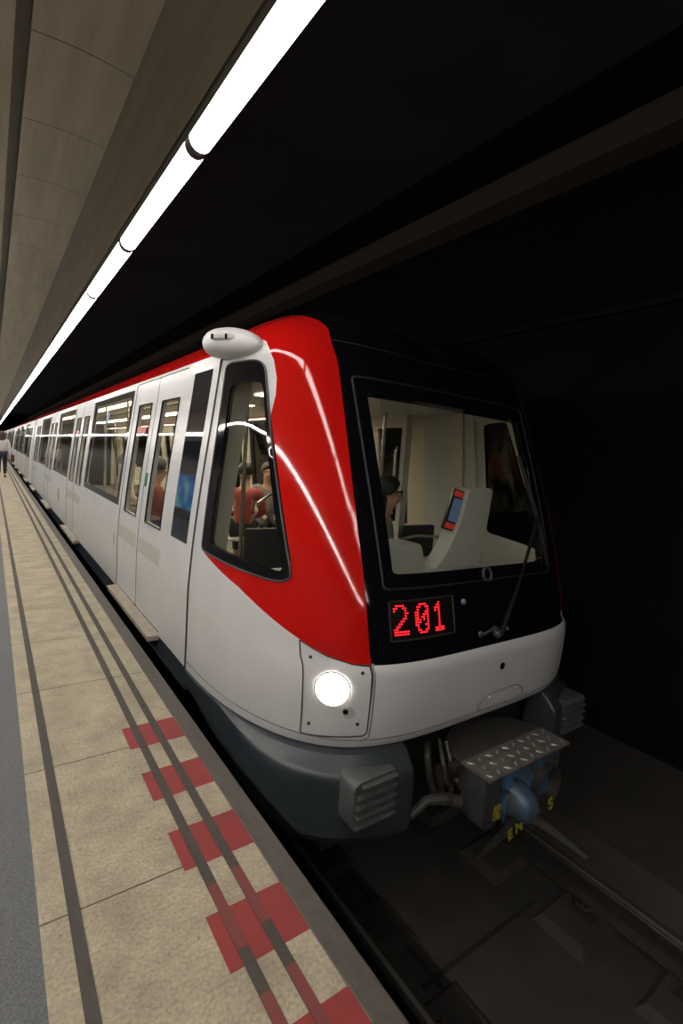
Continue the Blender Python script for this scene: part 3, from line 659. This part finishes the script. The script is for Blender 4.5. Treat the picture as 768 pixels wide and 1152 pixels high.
# ------------------------------------------------------------------ carriage sides (shared by all carriages)
def rect(y0, y1, z0, z1, r=.0): 
    q = [(y0, z0), (y1, z0), (y1, z1), (y0, z1)]; return rounded(q, r) if r else q
def carriage(root, y0, y1, doors, wins, panel=None, detail=True):
    for sd in (-1, 1):
        fn = side_fn(sd); holes = []
        for d in doors: holes.append(rect(d, d + 1.6, -1.425, .635, .03))
        for a, b in wins: holes.append(rect(a, b, -.622, .578, .02))
        if panel: holes.append(rect(panel[0], panel[1], -.632, .552, .01))
        # the doorways reach almost to the sill, so a narrow sill strip remains
        shell('side_wall', fn, [(y0, -1.445), (y1, -1.445), (y1, .668), (y0, .668)], holes, .5, .11, [WHITE, INTER], root, .055)
        for d in doors:
            for k, (a, b, wa, wb) in enumerate(((d + .006, d + .775, .115, .60), (d + .79, d + 1.594, .135, .60))):
                w0 = a + (wa if k == 0 else .135); wn = rect(w0, w0 + .475, -.635, .40, .012)
                lf = shell('door_leaf', fn, rect(a, b, -1.42, .63, .03), [wn], .5, .11, [WHITE, INTER], root, .04, -.004)
                shell('pane', fn, wn, [], .5, .2, [GLASS_S], lf, .006, -.006)
                line_on(fn, wn, .007, True, -.004, su=.5, sv=.2).build('pane_seal', BLACKM, lf)
                if detail and sd < 0:
                    shell('door_sticker', fn, rect(a + .06, b - .03, -.915, -.785), [], .5, .2, [mat('sticker_beige', (.60, .57, .51), .4)], lf, .002, -.0025)
                    if k == 0 and d < 5: shell('door_button', fn, rect(b - .075, b - .03, -.34, -.22, .02), [], .2, .1, [mat('button_green', (.03, .20, .07), .4)], lf, .02, .008)
                    if k == 1: shell('warning_sticker', fn, rect(w0 + .08, w0 + .40, .13, .19), [], .5, .2, [mat('sticker_red', (.6, .05, .04), .4)], lf, .002, -.002)
            m2 = line_on(fn, [(d + .783, -1.42), (d + .783, .63)], .010, off=-.012, su=.5, sv=.1); line_on(fn, rect(d, d + 1.6, -1.425, .635, .03), .006, True, -.006, su=.5, sv=.15, mb=m2)
            m2.build('door_gasket', BLACKM, root)
        for a, b in wins:
            wi = rect(a + .12, b - .12, -.55, .52, .05); wo = rect(a + .004, b - .004, -.618, .574, .02)
            wf = shell('window', fn, wo, [wi], .5, .2, [BLACK, BLACKM], root, .02, -.003)
            shell('pane', fn, wi, [], .5, .2, [GLASS_S], wf, .006, -.004)
            if detail and sd < 0 and a < 6: shell('window_sticker', fn, rect(a + 1.22, a + 1.38, .25, .40, .02), [], .3, .2, [mat('sticker_blue', (.06, .20, .42), .4)], wf, .002, -.0022)
        if panel: shell('dark_side_panel', fn, rect(panel[0], panel[1], -.632, .552, .01), [], .5, .15, [GLASS_D, LINING], root, .05, -.002)
        if sd < 0 or detail:
            for d in doors:
                MB().loft([[(XC + sd * (1.345 + o), y, z) for o, z in ((0, -1.435), (.085, -1.437), (.088, -1.445), (.085, -1.475), (0, -1.475))] for y in (d - .01, d + 1.61)]).build('step_board', mat('step_beige', (.40, .34, .27), .6, noise=(.32, .27, .21), nscale=12), root, smooth=False)
    # roof, red over the shoulders
    vs = list(np.linspace(.668, 1.45, 26)); secs = []
    z, W = prof(np.array(vs)); pts = [(XC - a, b) for a, b in zip(W, z)] + [(XC + a, b) for a, b in zip(W[::-1][1:], z[::-1][1:])]
    inn = [(x + (XC - x) * .05, zz - .05) for x, zz in pts][::-1]
    MB().loft([[(x, y, zz) for x, zz in pts + inn] for y in np.linspace(y0, y1, 28)]).build('roof', RED, root)
    mb = MB()
    z, W = prof(.70)
    mb.box(XC - 1.28, XC + 1.28, y0, y1, -1.47, -1.43).build('saloon_floor', SFLOOR, root, smooth=False)
    mb = MB(); mb.loft([[(x, y, zz) for x, zz in ((XC - 1.13, .60), (XC - .75, .70), (XC + .75, .70), (XC + 1.13, .60), (XC + 1.13, .63), (XC, .76), (XC - 1.13, .63))] for y in (y0 + (1.65 if root is T else .1), y1 - .1)])
    mb.build('saloon_ceiling', INTER, root, smooth=False)
    for x in (XC - .55, XC + .55):
        MB().box(x - .07, x + .07, y0 + (1.7 if root is T else .3), y1 - .3, .682, .698).build('ceiling_light', STRIP, root, smooth=False)
    # underframe and skirt rail
    mb = MB().box(XC - 1.15, XC + 1.15, y0 + .2, y1, -2.0, -1.475)
    mb.build('underframe', UNDER, root, smooth=False)
    for sd in (-1, 1): MB().box(XC + sd * 1.325 - .02, XC + sd * 1.325 + .02, y0, y1, -1.60, -1.447).build('sill_rail', SLATE, root, smooth=False)
    for yb in (y0 + 1.5, y1 - 2.6):
        mb = MB().box(XC - 1.0, XC + 1.0, yb - 1.5, yb + 1.5, -2.35, -2.02)
        bg = mb.build('bogie', UNDER, root, smooth=False)
        for dy in (-1, 1):
            for x in (1.64, 3.12): MB().tube([(x - .06, yb + dy, -2.118), (x + .06, yb + dy, -2.118)], .41, 24).build('wheel', IRON, bg)
    # seats and poles
    for a, b in wins:
        n = 5; 
        for k in range(n):
            yc = a + .25 + (b - a - .5) * k / (n - 1)
            for sd in ((1,) if not detail else (-1, 1)):
                mb = MB(); pr = [(.02, -.62), (.05, -.60), (.10, -.98), (.52, -1.02), (.53, -1.05), (.09, -1.03), (.03, -1.0)]
                mb.loft([[(XC + sd * (1.24 - o), yc + dy, zz) for o, zz in pr] for dy in (-.20, .20)]); mb.build('seat', SEATL, root, bevel=.008)
    if detail:
        for d in doors:
            for yy in (d - .05, d + 1.65):
                for sd in (-1, 1): MB().tube([(XC + sd * .72, yy, -1.43), (XC + sd * .72, yy, .66)], .018, 8).build('grab_pole', STEEL, root)
        for sd in (-1, 1): MB().tube([(XC + sd * .72, y0 + 1.6, .50), (XC + sd * .72, y1 - .4, .50)], .016, 8).build('grab_rail', STEEL, root)
DOORS = [3.80, 8.08, 12.36, 16.64]; WINS = [(5.48, 7.88), (9.76, 12.16), (14.04, 16.44)]
carriage(T, 3.15, 18.95, DOORS, WINS, (3.27, 3.64))
MB().box(XC - 1.0, XC + 1.0, 1.95, 3.5, -2.05, -1.475).build('nose_underframe', UNDER, T, smooth=False)
# operator emblem and the lock symbol on the white side
fn = side_fn(-1)
em = shell('side_emblem', fn, [(10.72, -1.02), (10.86, -.88), (11.0, -1.02), (10.86, -1.16)], [], .3, .2, [mat('emblem_red', (.45, .05, .03), .4)], T, .003, .0015)
mb = MB()
mb.tube([tuple(p) for p in on(fn, [(10.93, -1.06), (10.93, -.98), (10.86, -1.05), (10.79, -.98), (10.79, -1.06)], .002)], .012, 4); mb.build('emblem_stroke', mat('emblem_white', (.75, .74, .72), .4), em)
shell('lock_cover', fn, rect(5.545, 5.585, -1.05, -.92, .015), [], .2, .1, [mat('lock_grey', (.50, .48, .44), .4)], T, .004, .003)

# ------------------------------------------------------------------ cab interior
def plan(v, inset, ymax):
    P = on(S, [(q, v) for q in np.linspace(-.999, .999, 41)], -inset); P = P[P[:, 1] < ymax]
    return [(ymax and float(P[0][0]), ymax)] + [(float(p[0]), float(p[1])) for p in P] + [(float(P[-1][0]), ymax)]
mb = MB(); mb.loft([[(x, y, z) for x, y in plan(-1.40, .09, 3.15)] for z in (-1.47, -1.43)]); mb.build('cab_floor', SFLOOR, T, smooth=False)
mb = MB(); mb.loft([[(x, y, z) for x, y in plan(.50, .07, 3.10)] for z in (.50, .53)]); mb.box(XC - 1.08, XC + 1.08, 3.10, 4.75, .50, .53); mb.build('cab_ceiling', LINING, T, smooth=False)
mb = MB(); MBs = []
dash = [p for p in plan(-.70, .10, 2.72)]
mb.loft([[(x, y, z) for x, y in dash] for z in (-1.2, -.70)]); cs = mb.build('console', CONSOLE, T)
mb = MB(); secs = []   # white hump at the left of the windscreen
for k, z in ((1, -.72), (.95, -.60), (.85, -.50), (.78, -.475)): secs.append([(2.02 + a * .19 * k, 2.28 + b * .14 * k, z) for a, b in ((-1, -1), (1, -1), (1, 1), (-1, 1))])
mb.loft(secs); mb.build('console_hump', CONSOLE, cs, bevel=.015)
mb = MB()              # fin-shaped stand carrying the screen
fin = rounded([(2.50, -.72), (2.62, -.60), (2.73, -.40), (2.80, -.13), (3.06, -.125), (3.03, -.42), (2.97, -.72)], [.02, .1, .1, .05, .05, .1, .02])
mb.loft([[(x, y, z) for x, z in fin] for y in (2.36, 2.50)]); mb.build('screen_stand', CONSOLE, cs, bevel=.02)
M = Matrix.Translation((2.735, 2.43, -.30)) @ Matrix.Rotation(.30, 4, 'Y') @ Matrix.Rotation(-.45, 4, 'Z')
sc_ = MB().box(-.055, .055, -.02, .02, -.15, .15, M=M).build('screen', mat('screen_case', (.02, .02, .022), .4), cs, smooth=False)
MB().box(-.035, .035, -.026, -.018, -.085, .085, M=M).build('screen_glass', mat('screen_lit', (.05, .08, .12), .3, emit=(.25, .38, .65, .16)), sc_, smooth=False)
MB().box(-.045, .045, -.024, -.018, .10, .14, M=M).box(-.045, .045, -.024, -.018, -.14, -.10, M=M).build('screen_bar', mat('screen_red', (.4, .03, .02), .4, emit=(1, .08, .04, .18)), sc_, smooth=False)
mb = MB().tube([(2.70, 2.95, -.60), (2.85, 2.90, -.565), (3.05, 2.85, -.575), (3.15, 2.80, -.62)], .014, 8); mb.build('console_rail', STEEL, cs)
for xs, ys in ((3.28, 3.32), (2.85, 3.45), (1.75, 3.35)):
    mb = MB(); mb.loft([[(xs + a, ys + b, z) for a, b in ((-.21, 0), (.21, 0), (.21, .06), (-.21, .06))] for z in (-1.0, -.55)]).box(xs - .22, xs + .22, ys - .40, ys + .05, -1.02, -.96).box(xs - .12, xs + .12, ys - .25, ys, -1.43, -1.02)
    mb.build('front_seat', SEATM, T, bevel=.02)
mb = MB(); mb.loft([[(XC - float(prof(z)[1]) + a, b, z) for a, b in ((.07, 3.04), (.19, 3.04), (.19, 3.11), (.07, 3.11))] for z in np.linspace(-1.43, .48, 9)]); mb.build('inner_pillar', LINING, T, smooth=False)
for xs, ys, a in ((2.55, 5.60, PI - .5), (3.20, 6.40, -.25)):
    M = Matrix.Translation((xs, ys, 0)) @ Matrix.Rotation(a, 4, 'Z')
    mb = MB().box(-.22, .22, -.26, .20, -1.045, -1.02, M=M).box(-.05, .05, -.05, .05, -1.43, -1.045, M=M); mb.build('seat', SEATL, T, bevel=.01)
# door pillar with handrail beside the right-hand doorway
MB().box(3.36, 3.44, 3.70, 3.76, -1.43, .50).build('door_pillar', LINING, T, smooth=False)
MB().tube([(3.37, 3.83, .18), (3.33, 3.80, .14), (3.33, 3.80, -.45), (3.37, 3.83, -.50)], .014, 8).build('grab_handle', STEEL, T)
# handrails seen through the side window
MB().tube([(1.62, 3.35, -.36), (1.75, 3.42, -.30), (1.95, 3.5, -.22)], .014, 8).build('grab_handle', STEEL, T)
MB().tube([(1.72, 3.1, -.52), (1.80, 3.0, -.60), (1.84, 2.92, -.74), (1.84, 2.92, -.95)], .014, 8).build('grab_handle', STEEL, T)
# light over the front seats
MB().box(XC - .55 - .07, XC - .55 + .07, 2.75, 3.85, .485, .498).build('ceiling_light', mat('cab_light', (.9, .9, .9), .4, emit=(1, .93, .8, 3.4)), T, smooth=False)

# ------------------------------------------------------------------ following carriages
Y = 19.5
C2 = empty('metro_carriage', (XC, Y + 8, -2.53), 'second white carriage, next behind the front one', 'train carriage', 'carriages behind the front one')
dd_ = [Y + .75 + 4.28 * k for k in range(4)]; ww_ = [(Y + .75 + 1.68 + 4.28 * k, Y + .75 + 4.08 + 4.28 * k) for k in range(3)]
carriage(C2, Y, Y + 15.9, dd_, ww_, None, False)
MB().box(XC - 1.05, XC + 1.05, Y - .545, Y + .003, -1.7, .80).build('gangway_bellows', BLACKM, C2, smooth=False)
for k, nm in ((1, 'third'), (2, 'fourth'), (3, 'fifth and last')):
    c = copy_tree(C2); c.location.y += 16.45 * k; c['label'] = '%s white carriage from the front, tiny in the distance' % nm

# ------------------------------------------------------------------ people
SKIN = mat('skin', (.52, .30, .21), .5); HAIRD = mat('hair_dark', (.014, .011, .010), .5); HAIRB = mat('hair_brown', (.06, .035, .02), .5)
def skin_mesh(V, E, R, root=0, sub=2):
    me = bpy.data.meshes.new('t'); me.from_pydata(V, E, []); o = bpy.data.objects.new('t', me); COL.objects.link(o)
    md = o.modifiers.new('s', 'SKIN'); md.use_smooth_shade = True
    for i, r in enumerate(R):
        sv_ = me.skin_vertices[0].data[i]; sv_.radius = r if hasattr(r, '__len__') else (r, r); sv_.use_root = (i == root)
    o.modifiers.new('u', 'SUBSURF').levels = sub
    dg = bpy.context.evaluated_depsgraph_get(); m = bpy.data.meshes.new_from_object(o.evaluated_get(dg)); bpy.data.objects.remove(o)
    for p in m.polygons: p.use_smooth = True
    return m
def person(label, loc, yaw, J, shirt, trousers, hair, long_hair=False, sleeve='long', shoes=None):
    """J: joint positions for a figure facing -Y, z up from the floor"""
    root = empty('person', loc, label, 'person'); root.rotation_euler = (0, 0, yaw)
    def put(me, name, m):
        me.materials.clear(); me.materials.append(m); o = bpy.data.objects.new(name, me); COL.objects.link(o); o.parent = root; return o
    V, E, R = [], [], []
    def add(p, r, prev=None):
        V.append(tuple(p)); R.append(r)
        if prev is not None: E.append((prev, len(V) - 1))
        return len(V) - 1
    v = lambda k: Vector(J[k])
    pel = add(v('pelvis'), .105); be = add(v('pelvis').lerp(v('chest'), .5), .10, pel); ch = add(v('chest'), .115, be)
    nb = add(v('neck'), .055, ch); hd = add(v('head') + Vector((0, -.012, -.055)), (.062, .07), nb); h2 = add(v('head') + Vector((0, .005, .03)), (.078, .09), hd); h3 = add(v('head') + Vector((0, .008, .095)), (.05, .06), h2)
    no = add(v('head') + Vector((0, -.118, -.02)), .012, hd)
    for s in (-1, 1): add(v('head') + Vector((s * .082, .012, -.01)), (.012, .02), h2)
    for s, q in ((-1, 'R'), (1, 'L')):
        sh = add(v('shoulder' + q), .055, ch); elb = add(v('elbow' + q), .038, sh); wr = add(v('wrist' + q), .026, elb)
        d = (v('wrist' + q) - v('elbow' + q)).normalized(); side = d.cross(Vector((0, 0, 1))); side = side.normalized() if side.length > .1 else Vector((0, 1, 0)); up = side.cross(d)
        pa = add(v('wrist' + q) + d * .055, (.036, .018), wr)
        for k, L in enumerate((.068, .078, .072, .056)):
            b0 = v('wrist' + q) + d * .085 + side * (.03 - .02 * k); a = add(b0, .0095, pa); b = add(b0 + d * L * .5 - up * .008, .009, a); add(b0 + d * L * .85 - up * .026, .0075, b)
        t0 = v('wrist' + q) + d * .035 + side * .036; a = add(t0, .011, pa); add(t0 + d * .03 + side * .016 - up * .008, .009, a)
        hp = add(v('hip' + q), .085, pel); kn = add(v('knee' + q), .058, hp); an = add(v('ankle' + q), .038, kn); fwd = Vector(J.get('fwd' + q, (0, -1, 0))); add(v('ankle' + q) + fwd * .13 + Vector((0, 0, -.05)), (.032, .026), an)
    put(skin_mesh(V, E, R), 'body', SKIN)
    # shirt
    V, E, R = [], [], []
    pel = add(v('pelvis') + (v('chest') - v('pelvis')) * .05, .125); be = add(v('pelvis').lerp(v('chest'), .5), .122, pel); ch = add(v('chest'), .135, be); add(v('neck') - Vector((0, 0, .03)), .07, ch)
    for q in 'RL':
        sh = add(v('shoulder' + q), .07, ch); e_ = add(v('elbow' + q) if sleeve == 'long' else v('shoulder' + q).lerp(v('elbow' + q), .6), .052 if sleeve == 'long' else .058, sh)
        if sleeve == 'long': add(v('elbow' + q).lerp(v('wrist' + q), .88), .038, e_)
    put(skin_mesh(V, E, R), 'shirt', shirt)
    V, E, R = [], [], []
    pel = add(v('pelvis'), .125)
    for q in 'RL':
        hp = add(v('hip' + q), .10, pel); kn = add(v('knee' + q), .07, hp); add(v('knee' + q).lerp(v('ankle' + q), .9), .052, kn)
    put(skin_mesh(V, E, R), 'trousers', trousers)
    for q in 'RL':
        fwd = Vector(J.get('fwd' + q, (0, -1, 0))); V, E, R = [], [], []
        a = add(v('ankle' + q) + fwd * -.03 + Vector((0, 0, -.035)), .042); b = add(v('ankle' + q) + fwd * .06 + Vector((0, 0, -.04)), .042, a); add(v('ankle' + q) + fwd * .15 + Vector((0, 0, -.05)), .034, b)
        put(skin_mesh(V, E, R), 'shoe', shoes or mat('shoe_dark', (.03, .025, .02), .5))
    hc = v('head'); mb = MB()
    secs = []                       # hair cap: a shell over crown, back and sides, open at the face
    for i in range(9):
        el = PI / 2 - i * (PI * .62) / 8; ring = []
        for j in range(18):
            az = 2 * PI * j / 18; e2 = el
            face = max(0, math.cos(az + PI / 2)) ** 1.5      # -Y is the face
            e2 = max(el, .62 * face + (-.75) * (1 - face)) if face > 0 else el
            ce = max(math.cos(e2), .01)
            ring.append((hc.x + .098 * ce * math.cos(az), hc.y + .012 + .112 * ce * math.sin(az), hc.z + .03 + .115 * math.sin(e2) - H))
        secs.append(ring)
    mb.loft(secs)
    if long_hair: mb.loft([[(hc.x + w_ * math.cos(t), hc.y + .055 + d_ * math.sin(t), hc.z + z_ - H) for t in np.linspace(0, 2 * PI, 14, endpoint=False)] for z_, w_, d_ in ((.03, .085, .055), (-.06, .10, .062), (-.15, .105, .055), (-.24, .09, .04), (-.29, .05, .02))])
    ho = mb.build('hair', hair); ho.parent = root
    def ball(c, r, name, m):
        mb = MB(); mb.sphere((c[0], c[1], c[2] - H), r, 10, 6); o = mb.build(name, m); o.parent = root
    for s in (-1, 1): ball(hc + Vector((s * .032, -.083, .012)), (.011, .008, .008), 'eye', mat('eye_dark', (.02, .015, .012), .2))
    ball(hc + Vector((0, -.083, -.062)), (.022, .008, .006), 'mouth', mat('lips', (.34, .10, .08), .5))
    return root
SIT = dict(pelvis=(0, 0, .53), chest=(0, .02, .88), neck=(0, .0, 1.06), head=(0, -.03, 1.20), shoulderR=(-.18, .02, .98), shoulderL=(.18, .02, .98), elbowR=(-.23, -.05, .72), elbowL=(.23, -.05, .72), wristR=(-.13, -.27, .64), wristL=(.13, -.27, .64),
           hipR=(-.09, -.03, .52), hipL=(.09, -.03, .52), kneeR=(-.11, -.42, .52), kneeL=(.11, -.42, .52), ankleR=(-.11, -.42, .10), ankleL=(.11, -.42, .10))
WALK = dict(pelvis=(0, 0, .92), chest=(0, -.01, 1.22), neck=(0, -.01, 1.40), head=(0, -.03, 1.53), shoulderR=(-.17, 0, 1.33), shoulderL=(.17, 0, 1.33), elbowR=(-.22, .09, 1.07), elbowL=(.23, -.02, 1.07), wristR=(-.20, .02, .86), wristL=(.24, -.12, .88),
            hipR=(-.085, 0, .88), hipL=(.085, 0, .88), kneeR=(-.09, -.14, .50), kneeL=(.09, .02, .48), ankleR=(-.09, -.10, .10), ankleL=(.09, .24, .15))
DENIM = mat('denim', (.02, .028, .06), .8); DARKT = mat('trousers_dark', (.025, .025, .03), .8)
person('person in white top and dark jeans walking away along the platform with a bag', (.32, 21.3, -1.45), PI, WALK, mat('top_white', (.62, .60, .58), .8), DENIM, HAIRB, True)
o = MB(); o.loft([[(a, b, z) for a, b in ((.575, 21.22), (.69, 21.22), (.69, 21.46), (.575, 21.46))] for z in (-.86, -.60)]); bg = o.build('handbag', mat('bag_brown', (.12, .035, .02), .5), bevel=.03)
tag(bg, 'brown handbag carried at the side of the walking person in white', 'bag')
MB().tube([(.61, 21.24, -.61), (.575, 21.28, -.52), (.575, 21.38, -.52), (.61, 21.44, -.61)], .012, 6).build('bag_strap', mat('bag_brown2', (.10, .03, .018), .5), bg)
FL = -1.43
lady = person('woman with dark hair and glasses seated behind the left of the windscreen', (2.60, 3.05, FL), .75, SIT, mat('shirt_grey', (.28, .27, .27), .8), DARKT, HAIRD, True)
def glasses(r, J):
    hc = Vector(J['head']); mb = MB()
    for q in (-1, 1):
        mb.tube([(hc.x + q * .034 + .026 * math.cos(t), hc.y - .100, hc.z + .010 + .019 * math.sin(t) - H) for t in np.linspace(0, 2 * PI, 12, endpoint=False)], .0035, 5, True)
        mb.tube([(hc.x + q * .06, hc.y - .098, hc.z + .012 - H), (hc.x + q * .085, hc.y + .01, hc.z + .012 - H)], .003, 5)
    mb.tube([(hc.x - .010, hc.y - .102, hc.z + .012 - H), (hc.x + .010, hc.y - .102, hc.z + .012 - H)], .003, 5)
    o = mb.build('glasses', BLACKM); o.parent = r
glasses(lady, SIT)
person('passenger in rose red shirt with short black hair, behind the cab side window', (2.55, 5.65, FL), PI - .5, SIT, mat('shirt_rose', (.42, .08, .07), .8), DARKT, HAIRD)
person('passenger in a patterned grey shirt facing the one in red, behind the cab side window', (3.20, 6.35, FL), -.25, SIT, mat('shirt_grey_pattern', (.16, .14, .15), .8, noise=(.30, .27, .26), nscale=40), DARKT, HAIRD, True)
person('passenger in a pale beige top seated behind the first large side window', (1.50, 7.25, FL), PI / 2, SIT, mat('shirt_beige', (.55, .45, .33), .8), mat('trousers_khaki', (.30, .24, .17), .8), HAIRB)
person('passenger in a red top seated just behind the nearest door', (1.50, 5.72, FL), PI / 2, SIT, mat('shirt_red', (.35, .06, .05), .8), DENIM, HAIRD)
